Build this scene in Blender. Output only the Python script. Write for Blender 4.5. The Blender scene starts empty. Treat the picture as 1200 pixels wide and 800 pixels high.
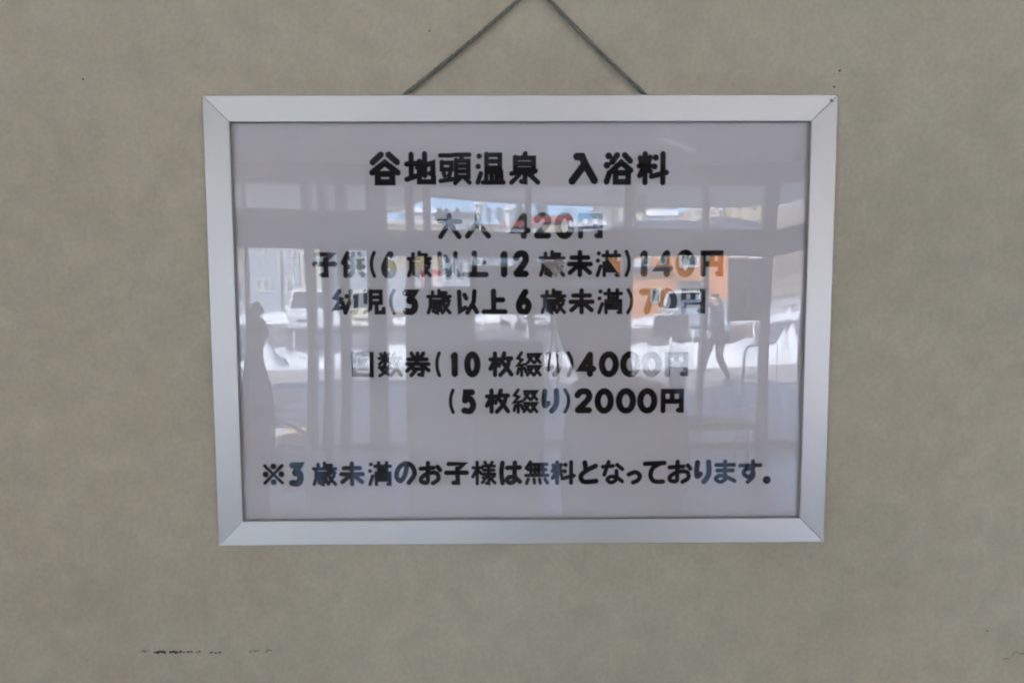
import bpy, bmesh, math, random
from mathutils import Vector, Matrix, noise
R = math.radians
random.seed(7)

# ------------------------------------------------------------------ camera, sky, sun, exposure
sc = bpy.context.scene
C = sc.collection
CAM = Vector((-0.0112, -0.512, 1.55))
PITCH, YAW, ROLL, FPX = R(-4.33), R(-0.46), R(0.19), 800.0
Rm = Matrix.Rotation(YAW, 3, 'Z') @ Matrix.Rotation(PITCH, 3, 'X') @ Matrix.Rotation(ROLL, 3, 'Y')
cam = bpy.data.cameras.new('camera'); cam.sensor_width = 36; cam.lens = 36 * FPX / 1200
cam.clip_start = 0.005; cam.clip_end = 2000
co = bpy.data.objects.new('camera', cam); C.objects.link(co)
co.matrix_world = Matrix.Translation(CAM) @ (Rm @ Matrix.Rotation(R(90), 3, 'X')).to_4x4()
sc.camera = co

SUN_EL, SUN_AZ = R(43), R(-46)          # the sun stands behind the bath house, so its light falls away from the windows
w = bpy.data.worlds.new('World'); sc.world = w; w.use_nodes = True
nt = w.node_tree; bg = nt.nodes['Background']
sky = nt.nodes.new('ShaderNodeTexSky'); sky.sky_type = 'NISHITA'; sky.sun_disc = False
sky.sun_elevation = SUN_EL; sky.sun_rotation = SUN_AZ
sky.air_density = 0.75; sky.dust_density = 0.0; sky.ozone_density = 4.0
nt.links.new(sky.outputs[0], bg.inputs[0]); bg.inputs[1].default_value = 0.15
sl = bpy.data.lights.new('sun', 'SUN'); sl.energy = 4.2; sl.angle = R(0.5); sl.color = (1, 0.95, 0.87)
so = bpy.data.objects.new('sun', sl); C.objects.link(so)
sd = Vector((math.sin(SUN_AZ) * math.cos(SUN_EL), math.cos(SUN_AZ) * math.cos(SUN_EL), math.sin(SUN_EL)))
so.rotation_euler = sd.to_track_quat('Z', 'Y').to_euler(); so.location = sd * 60
vs_ = sc.view_settings
vs_.view_transform = 'Standard'; vs_.look = 'None'; vs_.gamma = 1; vs_.use_curve_mapping = False
vs_.exposure = 3.5
sc.cycles.max_bounces = 12; sc.cycles.diffuse_bounces = 6; sc.cycles.transparent_max_bounces = 16
sc.cycles.filter_width = 2.2
sc.cycles.sample_clamp_indirect = 6

# ------------------------------------------------------------------ pixel helpers (photo pixels, 1200 x 800)
YM = -0.0125                            # plane of the glazing
def ray(px, py):
    return Rm @ Vector(((px - 600) / FPX, 1, (400 - py) / FPX))
def on_plane(px, py, y):                # a point straight in front, on a vertical plane
    d = ray(px, py); return CAM + d * ((y - CAM.y) / d.y)
def mir(p): return Vector((p.x, 2 * YM - p.y, p.z))
def at(px, py, D):                      # a thing seen in the glazing, D metres along the reflected path
    d = ray(px, py); return mir(CAM + d * (D / d.y))
def ground(px, py, z=-0.25):
    d = ray(px, py); return mir(CAM + d * ((z - CAM.z) / d.z))
def yD(D): return 2 * YM - (CAM.y + D)

# ------------------------------------------------------------------ materials
MATS = {}
def mat(name, col, rough=0.6, metal=0.0, spec=0.5, var=0.0, scale=8.0, bump=0.0, bscale=None, emit=None, detail=4):
    if name in MATS: return MATS[name]
    m = bpy.data.materials.new(name); m.use_nodes = True; t = m.node_tree; b = t.nodes['Principled BSDF']
    b.inputs['Base Color'].default_value = (*col, 1); b.inputs['Roughness'].default_value = rough
    b.inputs['Metallic'].default_value = metal; b.inputs['Specular IOR Level'].default_value = spec
    if var or bump:
        tc = t.nodes.new('ShaderNodeTexCoord')
    if var:
        n = t.nodes.new('ShaderNodeTexNoise'); n.inputs['Scale'].default_value = scale; n.inputs['Detail'].default_value = detail
        t.links.new(tc.outputs['Object'], n.inputs['Vector'])
        mr = t.nodes.new('ShaderNodeMapRange'); mr.inputs['To Min'].default_value = 1 - var; mr.inputs['To Max'].default_value = 1 + var
        mr.inputs['From Min'].default_value = 0.3; mr.inputs['From Max'].default_value = 0.7
        t.links.new(n.outputs[0], mr.inputs[0])
        mx = t.nodes.new('ShaderNodeMix'); mx.data_type = 'RGBA'; mx.blend_type = 'MULTIPLY'; mx.inputs[0].default_value = 1
        mx.inputs[6].default_value = (*col, 1); t.links.new(mr.outputs[0], mx.inputs[7])
        t.links.new(mx.outputs[2], b.inputs['Base Color'])
    if bump:
        n2 = t.nodes.new('ShaderNodeTexNoise'); n2.inputs['Scale'].default_value = bscale or scale * 6; n2.inputs['Detail'].default_value = 5
        t.links.new(tc.outputs['Object'], n2.inputs['Vector'])
        bp = t.nodes.new('ShaderNodeBump'); bp.inputs['Strength'].default_value = bump; bp.inputs['Distance'].default_value = 0.01
        t.links.new(n2.outputs[0], bp.inputs['Height']); t.links.new(bp.outputs[0], b.inputs['Normal'])
    if emit:
        b.inputs['Emission Color'].default_value = (*emit[0], 1); b.inputs['Emission Strength'].default_value = emit[1]
    MATS[name] = m; return m

def glass(name, k, tint=(1, 1, 1), rough=0.0):
    m = bpy.data.materials.new(name); m.use_nodes = True; t = m.node_tree; t.nodes.clear()
    o = t.nodes.new('ShaderNodeOutputMaterial'); mix = t.nodes.new('ShaderNodeMixShader')
    tr = t.nodes.new('ShaderNodeBsdfTransparent'); tr.inputs[0].default_value = (*tint, 1)
    gl = t.nodes.new('ShaderNodeBsdfGlossy'); gl.inputs['Roughness'].default_value = rough
    fr = t.nodes.new('ShaderNodeFresnel'); fr.inputs[0].default_value = 1.5
    ml = t.nodes.new('ShaderNodeMath'); ml.operation = 'MULTIPLY'; ml.inputs[1].default_value = k; ml.use_clamp = True
    t.links.new(fr.outputs[0], ml.inputs[0]); t.links.new(ml.outputs[0], mix.inputs[0])
    t.links.new(tr.outputs[0], mix.inputs[1]); t.links.new(gl.outputs[0], mix.inputs[2]); t.links.new(mix.outputs[0], o.inputs[0])
    MATS[name] = m; return m

def wallpaper():
    m = bpy.data.materials.new('wallpaper'); m.use_nodes = True; t = m.node_tree; b = t.nodes['Principled BSDF']
    b.inputs['Roughness'].default_value = 0.75; b.inputs['Specular IOR Level'].default_value = 0.25
    tc = t.nodes.new('ShaderNodeTexCoord')
    def nz(s, d, dist=0.0):
        n = t.nodes.new('ShaderNodeTexNoise'); n.inputs['Scale'].default_value = s; n.inputs['Detail'].default_value = d
        n.inputs['Distortion'].default_value = dist
        t.links.new(tc.outputs['Object'], n.inputs['Vector']); return n
    def ramp(n, a, b_, c0, c1):
        r = t.nodes.new('ShaderNodeValToRGB'); r.color_ramp.elements[0].position = a; r.color_ramp.elements[1].position = b_
        r.color_ramp.elements[0].color = (*c0, 1); r.color_ramp.elements[1].color = (*c1, 1)
        t.links.new(n.outputs[0], r.inputs[0]); return r
    def mul(a, b_):
        x = t.nodes.new('ShaderNodeMix'); x.data_type = 'RGBA'; x.blend_type = 'MULTIPLY'; x.inputs[0].default_value = 1
        t.links.new(a, x.inputs[6]); t.links.new(b_, x.inputs[7]); return x.outputs[2]
    c = ramp(nz(30, 6, 0.5), 0.34, 0.68, WALL_A, WALL_B).outputs[0]       # cloudy mottling
    c = mul(c, ramp(nz(75, 5, 0.5), 0.3, 0.7, (0.95, 0.955, 0.955), (1.04, 1.035, 1.03)).outputs[0])
    c = mul(c, ramp(nz(280, 4), 0.3, 0.7, (0.935, 0.935, 0.935), (1.06, 1.06, 1.06)).outputs[0])
    c = mul(c, ramp(nz(4.5, 2), 0.35, 0.7, (0.965, 0.972, 0.968), (1.03, 1.02, 1.01)).outputs[0])
    t.links.new(c, b.inputs['Base Color'])
    bp = t.nodes.new('ShaderNodeBump'); bp.inputs['Strength'].default_value = 0.25; bp.inputs['Distance'].default_value = 0.0006
    t.links.new(nz(650, 3).outputs[0], bp.inputs['Height']); t.links.new(bp.outputs[0], b.inputs['Normal'])
    return m
WALL_A, WALL_B = (0.57, 0.505, 0.375), (0.635, 0.565, 0.425)

# ------------------------------------------------------------------ mesh helpers
def link(name, me, m=None, parent=None):
    o = bpy.data.objects.new(name, me); C.objects.link(o)
    if m is not None and me is not None:
        if isinstance(m, (list, tuple)):
            for k in m: me.materials.append(k)
        elif len(me.materials) == 0: me.materials.append(m)
    if parent is not None: o.parent = parent
    return o
def obj(name, bm, m, parent=None, smooth=False):
    bmesh.ops.recalc_face_normals(bm, faces=bm.faces)
    me = bpy.data.meshes.new(name); bm.to_mesh(me); bm.free()
    if smooth:
        for p in me.polygons: p.use_smooth = True
    return link(name, me, m, parent)
def tag(o, label=None, cat=None, group=None, kind=None):
    if label: o['label'] = label
    if cat: o['category'] = cat
    if group: o['group'] = group
    if kind: o['kind'] = kind
    return o
def thing(name, label, cat, loc=(0, 0, 0), rz=0, group=None):
    o = bpy.data.objects.new(name, None); C.objects.link(o); o.location = loc; o.rotation_euler.z = rz
    o.empty_display_size = 0.1
    return tag(o, label, cat, group)
def copy_tree(o, parent=None):
    c = o.copy(); C.objects.link(c); c.parent = parent
    for ch in list(o.children): copy_tree(ch, c)
    return c
def box(bm, a, b, bev=0.0):
    a, b = Vector(a), Vector(b); lo = Vector(map(min, a, b)); hi = Vector(map(max, a, b))
    vs = [bm.verts.new((x, y, z)) for x in (lo.x, hi.x) for y in (lo.y, hi.y) for z in (lo.z, hi.z)]
    fs = [bm.faces.new([vs[i] for i in q]) for q in ((0, 1, 3, 2), (4, 6, 7, 5), (0, 4, 5, 1), (2, 3, 7, 6), (0, 2, 6, 4), (1, 5, 7, 3))]
    if bev:
        es = list({e for f in fs for e in f.edges})
        bmesh.ops.bevel(bm, geom=es, offset=bev, segments=2, profile=0.6, affect='EDGES')
    return bm
def bx(a, b, bev=0.0): return box(bmesh.new(), a, b, bev)
def tube(bm, pts, r, n=8, cap=True):
    pts = [Vector(p) for p in pts]; rings = []
    rr = r if isinstance(r, (list, tuple)) else [r] * len(pts)
    for i, p in enumerate(pts):
        d = (pts[min(i + 1, len(pts) - 1)] - pts[max(i - 1, 0)]).normalized()
        u = d.cross(Vector((0, 0, 1)) if abs(d.z) < 0.9 else Vector((1, 0, 0))).normalized(); v = d.cross(u)
        rings.append([bm.verts.new(p + (u * math.cos(2 * math.pi * k / n) + v * math.sin(2 * math.pi * k / n)) * rr[i]) for k in range(n)])
    for a, b in zip(rings, rings[1:]):
        for k in range(n): bm.faces.new((a[k], a[(k + 1) % n], b[(k + 1) % n], b[k]))
    if cap: bm.faces.new(rings[0][::-1]); bm.faces.new(rings[-1])
    return bm
def prism(bm, poly, axis_vec):
    a = [bm.verts.new(p) for p in poly]; b = [bm.verts.new(Vector(p) + Vector(axis_vec)) for p in poly]
    n = len(a); bm.faces.new(a); bm.faces.new(b[::-1])
    for i in range(n): bm.faces.new((a[i], b[i], b[(i + 1) % n], a[(i + 1) % n]))
    return bm

# ------------------------------------------------------------------ the room: only what the picture and its reflections show
XW, YWIN, ZC, ZO = 4.6, yD(6.6), 2.75, -0.25
m_wall = wallpaper()
m_ceil = mat('ceiling_paint', (0.76, 0.75, 0.74), 0.9, var=0.03, scale=3)
m_side = mat('side_wall_paint', (0.66, 0.64, 0.57), 0.85, var=0.05, scale=5)
bm = bmesh.new(); box(bm, (-XW, 0, 0), (XW, 0.15, ZC))
wall = tag(obj('wall', bm, m_wall), kind='structure')
for sx in (-1, 1):
    tag(obj('side_wall', bx((sx * (XW + 0.002), 0.14, -0.3), (sx * (XW + 0.2), YWIN - 0.1, ZC)), m_side), kind='structure')
tag(obj('ceiling', bx((-XW - 0.2, 0.15, ZC + 0.002), (XW + 0.2, YWIN - 0.1, ZC + 0.35)), m_ceil), kind='structure')
fl = tag(obj('floor', bx((-XW, -0.002, -0.24), (XW, YWIN + 0.02, -0.006)), mat('floor_grout', (0.32, 0.32, 0.32), 0.8)), kind='structure')
m_tile = mat('floor_tile', (0.58, 0.58, 0.585), 0.22, var=0.06, scale=14, bump=0.05, bscale=60)
T = 0.45; tm = None; nx = int(2 * XW / T); ny = int(-YWIN / T)
for i in range(nx):
    for j in range(ny):
        if tm is None:
            o = obj('floor_tile', bx((-T / 2 + .003, -T / 2 + .003, -0.0055), (T / 2 - .003, T / 2 - .003, 0), 0.0015), m_tile, fl); tm = o.data
        else: o = link('floor_tile', tm, None, fl)
        o.location = (-XW + 0.05 + T * (i + .5), -0.05 - T * (j + .5), 0)

# wear on the wallpaper: nail holes, a scuff line, a hairline crack
m_hole = mat('hole_dark', (0.03, 0.028, 0.025), 0.9); m_scuff = mat('scuff', (0.06, 0.055, 0.05), 0.9)
def flake(px, py, w_, h_, m, name):
    p = on_plane(px, py, 0); b = bmesh.new(); n = 9; k = 0.00061; s = random.random() * 9
    ring = []
    for i in range(n):
        a = 2 * math.pi * i / n; r = 0.7 + 0.5 * random.random()
        ring.append((p.x + math.cos(a) * w_ * k * r / 2, -0.0002, p.z + math.sin(a) * h_ * k * r / 2))
    prism(b, ring, (0, 0.0006, 0)); o = obj(name, b, m, wall); return o
for px, py, s in ((97.5, 93, 2.6), (984, 83, 3.0), (977.5, 102, 2.8), (978, 86.5, 1.4), (503.5, 36.5, 2.2), (1157, 738.5, 2.2), (488, 657, 1.2), (491, 669, 1.2)):
    flake(px, py, s, s, m_hole, 'nail_hole')
for a, b_, y, dens, th in ((165, 180, 762.5, 5, 1.3), (180, 212, 763.5, 26, 3.0), (212, 236, 763.5, 8, 1.7), (247, 258, 764, 5, 1.6), (285, 325, 762, 10, 1.4)):
    for i in range(dens):
        flake(random.uniform(a, b_), y + random.uniform(-1, 1), random.uniform(1.5, 4.5), random.uniform(.7, 1) * th, m_scuff, 'scuff_mark')
for i in range(12):
    t_ = i / 11; flake(1200 - 24 * t_, 764 + 1.5 * math.sin(i) + (14 * max(0, t_ - .35)), 2.6, 1.0, m_scuff, 'scuff_mark')

# ------------------------------------------------------------------ the framed sign
SW, SH, RW = 0.452, 0.327, 0.0188
SX, SZ = 0.0, 1.55 - 0.0256
YF = -0.0160
sign = thing('framed_sign', 'silver framed price notice with bold black Japanese lettering hanging by a cord', 'sign', (SX, 0, SZ - SH / 2))
def sgn(name, bm, m, parent=None, smooth=False):
    bmesh.ops.translate(bm, verts=bm.verts, vec=(0, 0, -(SZ - SH / 2)) if parent is sign else (0, 0, 0))
    return obj(name, bm, m, parent, smooth)

def rail_mat():
    m = bpy.data.materials.new('brushed_aluminium'); m.use_nodes = True; t = m.node_tree; b = t.nodes['Principled BSDF']
    b.inputs['Base Color'].default_value = (0.53, 0.52, 0.495, 1); b.inputs['Metallic'].default_value = 1
    tc = t.nodes.new('ShaderNodeTexCoord'); mp = t.nodes.new('ShaderNodeMapping'); mp.inputs['Scale'].default_value = (8, 900, 900)
    n = t.nodes.new('ShaderNodeTexNoise'); n.inputs['Scale'].default_value = 1; n.inputs['Detail'].default_value = 3
    t.links.new(tc.outputs['Generated'], mp.inputs[0]); t.links.new(mp.outputs[0], n.inputs['Vector'])
    mr = t.nodes.new('ShaderNodeMapRange'); mr.inputs['To Min'].default_value = 0.38; mr.inputs['To Max'].default_value = 0.5
    t.links.new(n.outputs[0], mr.inputs[0]); t.links.new(mr.outputs[0], b.inputs['Roughness'])
    MATS['rail'] = m; return m
m_rail = rail_mat()
# cross-section of a rail: (distance from the outer edge, y), front face sloping a little towards the glazing
prof = [(0, -0.0015), (0, YF + 0.0007), (0.0006, YF), (RW - 0.0007, YF + 0.0012), (RW, YF + 0.0019), (RW, -0.0132), (RW - 0.003, -0.0132), (RW - 0.003, -0.0015)]
def rail(side):
    b = bmesh.new(); hw, hh = SW / 2, SH / 2; g = 0.00022; rings = []
    for e in (-1, 1):
        ring = []
        for d, y in prof:
            if side in 'TB':
                s = 1 if side == 'T' else -1
                ring.append(b.verts.new((e * (hw - d - g), y, SZ + s * (hh - d))))
            else:
                s = 1 if side == 'R' else -1
                ring.append(b.verts.new((s * (hw - d), y, SZ + e * (hh - d - g))))
        rings.append(ring)
    n = len(prof)
    for k in range(n): b.faces.new((rings[0][k], rings[0][(k + 1) % n], rings[1][(k + 1) % n], rings[1][k]))
    b.faces.new(rings[0]); b.faces.new(rings[1][::-1])
    o = sgn('frame_rail', b, m_rail, sign)
    return o
for s in 'TBLR': rail(s)
# a dark nick by the top right mitre and a hairline on the right rail
for px, py, w_, h_ in ((974, 117.5, 3.4, 2.4), (976, 119, 2, 1.8)):
    p = on_plane(px, py, YF); b = bmesh.new(); ring = []
    for i in range(8):
        a = 2 * math.pi * i / 8; ring.append((p.x + math.cos(a) * w_ * .0003 * random.uniform(.7, 1.2), YF - 0.00012, p.z + math.sin(a) * h_ * .0003))
    prism(b, ring, (0, 0.0006, 0)); sgn('paint_chip', b, m_hole, sign)

# paper and backing
PY = -0.0104
hw, hh = SW / 2 - RW + 0.004, SH / 2 - RW + 0.004
b = bx((-hw, PY, SZ - hh), (hw, PY + 0.0004, SZ + hh))
paper = sgn('paper', b, mat('white_paper', (0.745, 0.705, 0.70), 0.85, spec=0.2, var=0.012, scale=20), sign)
sgn('backing_board', bx((-hw, PY + 0.0006, SZ - hh), (hw, -0.0016, SZ + hh)), mat('hardboard', (0.25, 0.17, 0.1), 0.8), sign)

# the acrylic sheet in front of the paper: gently bowed, so that reflections bend
m_pane = glass('acrylic_clear', 1.6)
def bow(u, v):                          # u, v in 0..1 from the left and from the bottom, metres towards the room
    d = 0.00026 * math.sin(3.4 * u - 0.5) * math.cos(2.6 * v - 0.9) + 0.00007 * math.sin(9.1 * u + 2.3 * v) * math.sin(5.3 * v + 1.1) + 0.000025 * math.sin(17 * u + 9 * v)
    if u > 0.92: d -= 0.0009 * ((u - 0.92) / 0.08) ** 2 * (0.55 + 0.45 * math.sin(5.2 * v - 0.6))
    if u < 0.05: d -= 0.00025 * ((0.05 - u) / 0.05) ** 2
    return d
NX, NZ = 160, 112
b = bmesh.new(); hwp, hhp = SW / 2 - RW + 0.002, SH / 2 - RW + 0.002
grid = []
for j in range(NZ + 1):
    row = []
    for i in range(NX + 1):
        u, v = i / NX, j / NZ
        row.append(b.verts.new((-hwp + 2 * hwp * u, -0.0123 - bow(u, v), SZ - hhp + 2 * hhp * v)))
    grid.append(row)
for j in range(NZ):
    for i in range(NX): b.faces.new((grid[j][i], grid[j][i + 1], grid[j + 1][i + 1], grid[j + 1][i]))
pane = sgn('acrylic_sheet', b, m_pane, sign, smooth=True)

# the lettering: stroke centre lines in a 100 x 100 cell (y down); '~' = smooth curve, one point = round dot
G = {
 '谷': (15, "36,2 2,30;64,2 98,30;0,66 50,31 100,66;22,70 78,70 78,99 22,99 22,64"),
 '地': (11, "18,2 18,80;0,36 36,34;0,88 38,76;40,48 98,32 98,66 86,68;68,0 68,76;48,26 48,96 100,96 100,78"),
 '頭': (9, "0,8 42,8;6,32 38,32 38,54 6,54 6,28;12,66 16,76;34,64 30,78;0,92 46,86;48,6 100,6;74,8 72,22;54,26 96,26 96,78 54,78 54,22;54,43 96,43;54,60 96,60;68,82 50,100;84,82 100,98"),
 '温': (9.5, "12,10;8,44;18,66 6,98;38,6 86,6 86,48 38,48 38,2;38,27 86,27;36,94 38,62 90,62 92,94;56,62 56,94;74,62 74,94;24,97 100,97"),
 '泉': (10.2, "54,0 46,16;18,16 82,16 82,54 18,54 18,12;18,35 82,35;52,54 52,96 38,94;4,68 36,68 4,98;90,58 66,72;58,62 98,98"),
 '入': (18, "22,8 44,8 58,36 96,96;52,40 4,98"),
 '浴': (14, "16,8;10,40;20,64 8,98;48,4 28,30;74,4 96,26;28,60 62,30 98,58;42,66 88,66 88,97 42,97 42,60"),
 '料': (11, "22,0 22,100;0,42 42,42;4,14 8,28;40,12 34,28;18,46 2,76;28,48 42,62;60,14;56,44;86,0 86,100;44,78 100,64"),
 '大': (15, "0,30 100,30;50,0 50,36 8,100;52,40 96,100"),
 '人': (16, "50,0 48,34 2,98;48,38 98,98"),
 '円': (16, "6,100 6,6 96,6 96,96 80,96;50,6 50,52;6,54 96,54"),
 '子': (15, "12,6 86,6 56,30;54,26 56,96 34,96;0,48 100,48"),
 '供': (12, "28,0 4,44;16,28 16,100;52,2 52,60;80,2 80,60;36,24 98,24;30,60 100,60;52,76 36,98;78,76 98,98"),
 '歳': (9.5, "50,0 50,26;22,6 22,26;50,11 82,11;0,27 100,27;12,30 12,70 2,98;12,46 96,46;26,60 58,60;42,60 42,98 34,96;28,70 24,92;56,70 58,90;66,32 74,72 98,98;92,58 64,98;80,34 90,40"),
 '以': (14, "10,4 14,92 42,76;36,18 46,36;86,2 82,50 50,100;76,62 98,98"),
 '上': (16, "46,0 46,94;46,42 90,42;0,97 100,97"),
 '未': (14, "12,24 88,24;0,52 100,52;50,0 50,100;46,54 4,90;54,54 96,90"),
 '満': (9.5, "10,8;6,38;18,60 4,100;28,17 100,17;46,0 46,36;82,0 82,36;46,36 82,36;64,20 64,80;34,100 34,48 96,48 96,98 86,98;49,60 49,80 80,80 80,60"),
 '幼': (12, "24,0 4,30 30,38 2,80 44,72;36,52 48,90;54,24 98,24 94,96 80,96;74,0 72,40 48,98"),
 '児': (11, "8,2 8,52;34,4 86,4 86,54 34,54 34,0;34,29 86,29;36,56 32,78 2,98;64,56 64,96 100,96 100,78"),
 '回': (11.5, "4,4 96,4 96,100 4,96 4,0;34,34 66,34 66,66 34,66 34,28"),
 '数': (9, "28,0 28,50;0,24 56,24;8,4 14,14;48,4 42,14;24,28 2,50;32,30 54,46;26,52 12,74 46,96;46,58 34,82 2,100;0,64 58,64;72,0 58,42;66,24 100,24;90,26 80,64 54,100;66,44 100,98"),
 '券': (11, "22,0 32,18;76,0 66,18;6,28 92,28;0,49 100,49;50,0 48,38 0,80;62,50 100,78;28,71 74,71 70,98 54,96;46,71 20,100"),
 '枚': (12, "22,0 22,100;0,28 44,28;20,34 0,72;26,40 42,58;66,0 52,42;58,24 100,24;90,26 80,64 46,100;60,44 100,98"),
 '綴': (8.5, "20,0 4,24 22,32 2,56 38,50;20,54 20,100;8,68 2,92;32,66 40,86;46,8 70,8 46,44;48,18 72,44;77,8 98,8 76,44;79,18 100,44;46,60 70,60 44,98;48,70 72,98;77,60 98,60 74,98;79,70 100,98"),
 'り': (17, "~10,2 4,44 10,72 34,60;~92,0 96,50 84,78 58,100"),
 '※': (11, "0,0 100,100;100,0 0,100;50,6;50,94;6,50;94,50"),
 'の': (15, "~58,12 48,56 24,86 4,64 16,24 52,2 86,16 98,54 66,96"),
 'お': (14, "0,28 66,24;~38,0 36,50 34,92 6,90 6,70 40,50 80,50 88,78 60,98;84,18 98,36"),
 '様': (9, "20,0 20,100;0,26 42,26;18,32 0,68;24,38 40,54;54,0 62,13;88,0 82,13;46,19 98,19;48,37 96,37;42,55 100,55;72,14 72,98 60,96;46,72 62,68 42,94;98,62 80,76;74,68 100,96"),
 'は': (15, "~10,0 4,50 10,100;32,26 100,24;~74,0 72,50 74,86 48,98 32,84 48,70 78,76 100,94"),
 '無': (9.5, "22,0 2,30;18,12 96,12;10,36 92,36;0,62 100,62;24,12 24,62;42,12 42,62;60,12 60,62;78,12 78,62;12,78 4,100;38,78 40,98;62,78 66,98;86,78 98,98"),
 'と': (16, "28,0 36,42;~94,18 40,40 6,66 16,92 50,96 98,92"),
 'な': (13, "0,24 52,20;30,0 8,62;70,14 98,36;~68,42 68,82 42,98 24,84 42,70 72,76 98,94"),
 'っ': (15, "~0,24 60,2 100,32 84,78 40,100"),
 'て': (15, "0,10 100,6;~80,8 42,30 30,66 48,94 94,96"),
 'ま': (13, "4,18 96,18;10,44 90,44;~50,0 50,50 54,82 28,98 4,84 24,68 62,76 100,94"),
 'す': (13, "0,22 100,20;~62,0 62,50 46,74 20,64 22,44 46,36 64,50 64,74 38,100"),
 '。': (11, "~o"),
 '(': (9, "~100,0 20,26 0,50 20,74 100,100"), ')': (9, "~0,0 80,26 100,50 80,74 0,100"),
 '0': (20, "~o"), '1': (20, "76,1 62,100;4,13 60,5"),
 '2': (20, "~0,22 30,2 84,4 96,34 44,72 4,96;4,97 100,97"),
 '3': (21, "4,3 92,3 42,42;~40,44 90,46 100,76 70,98 0,96"),
 '4': (19, "72,100 72,0;68,4 4,72 100,72"), '5': (20, "92,3 24,3 14,44;~10,46 66,36 100,66 72,98 0,96"),
 '6': (20, "~70,0 30,32 4,68 26,98 76,98 100,68 70,44 20,56"), '7': (21, "0,3 100,3 46,100"),
}
def smooth_pts(pts, closed=False):
    out = []; n = len(pts)
    for i in range(n if closed else n - 1):
        if closed: p = [pts[(i + k) % n] for k in (-1, 0, 1, 2)]
        else: p = [pts[max(i - 1, 0)], pts[i], pts[i + 1], pts[min(i + 2, n - 1)]]
        for s in range(6):
            t = s / 6
            out.append(tuple(0.5 * (2 * p[1][k] + (p[2][k] - p[0][k]) * t + (2 * p[0][k] - 5 * p[1][k] + 4 * p[2][k] - p[3][k]) * t * t
                       + (3 * p[1][k] - p[0][k] - 3 * p[2][k] + p[3][k]) * t ** 3) for k in (0, 1)))
    out.append(pts[0] if closed else pts[-1]); return out
LAY = [0]
def glyph(bm, ch, X0, X1, Z1, Z0):
    """stroke one character into the paper rectangle X0..X1, Z0..Z1 (metres)"""
    wd, src = G[ch]; H = Z1 - Z0
    hwid = (wd * 1.30 + 1.6 if wd < 12.5 else wd * 1.25) / 200 * (H if ch not in '。っ' else 0.0185)
    inset = hwid * 0.92
    def mp(p): return (X0 + inset + (X1 - X0 - 2 * inset) * p[0] / 100, Z1 - inset - (H - 2 * inset) * p[1] / 100)
    def poly(pts):
        LAY[0] = (LAY[0] + 1) % 60; y = PY - 0.00006 - LAY[0] * 1.2e-6
        bm.faces.new([bm.verts.new((x, y, z)) for x, z in pts])
    def disc(c, r, n=12): poly([(c[0] + r * math.cos(2 * math.pi * k / n), c[1] + r * math.sin(2 * math.pi * k / n)) for k in range(n)])
    for st in src.split(';'):
        cur = st.startswith('~'); st = st.lstrip('~'); closed = st == 'o'
        if closed: pts = [(50 + 50 * math.cos(2 * math.pi * k / 10), 50 + 50 * math.sin(2 * math.pi * k / 10)) for k in range(10)]
        else: pts = [tuple(float(v) for v in q.split(',')) for q in st.split()]
        if cur: pts = smooth_pts(pts, closed)
        pts = [mp(p) for p in pts]
        if len(pts) == 1: disc(pts[0], hwid * (1.18 if ch != '※' else 1.9)); continue
        L = []; Rr = []; n = len(pts)
        for i, p in enumerate(pts):
            if closed: a, c = pts[(i - 1) % (n - 1)], pts[(i + 1) % (n - 1)]
            else: a, c = pts[max(i - 1, 0)], pts[min(i + 1, n - 1)]
            def nrm(u, v):
                l = math.hypot(v[0] - u[0], v[1] - u[1]) or 1; return ((v[0] - u[0]) / l, (v[1] - u[1]) / l)
            d0 = nrm(a, p) if a != p else nrm(p, c); d1 = nrm(p, c) if c != p else d0
            tx, tz = d0[0] + d1[0], d0[1] + d1[1]; l = math.hypot(tx, tz)
            if l < 0.35: tx, tz = d1; l = 1
            tx, tz = tx / l, tz / l; k = hwid / max(0.5, tx * d1[0] + tz * d1[1])
            L.append((p[0] - tz * k, p[1] + tx * k)); Rr.append((p[0] + tz * k, p[1] - tx * k))
        if not closed:                      # blunt ends, a touch past the end point
            for q, (a, c) in ((0, (pts[1], pts[0])), (-1, (pts[-2], pts[-1]))):
                l = math.hypot(c[0] - a[0], c[1] - a[1]) or 1; ex = ((c[0] - a[0]) / l * hwid * .3, (c[1] - a[1]) / l * hwid * .3); disc(c, hwid * .9, 14)
                L[q] = (L[q][0] + ex[0], L[q][1] + ex[1]); Rr[q] = (Rr[q][0] + ex[0], Rr[q][1] + ex[1])
        for i in range(n - 1): poly([L[i], L[i + 1], Rr[i + 1], Rr[i]])
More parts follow.
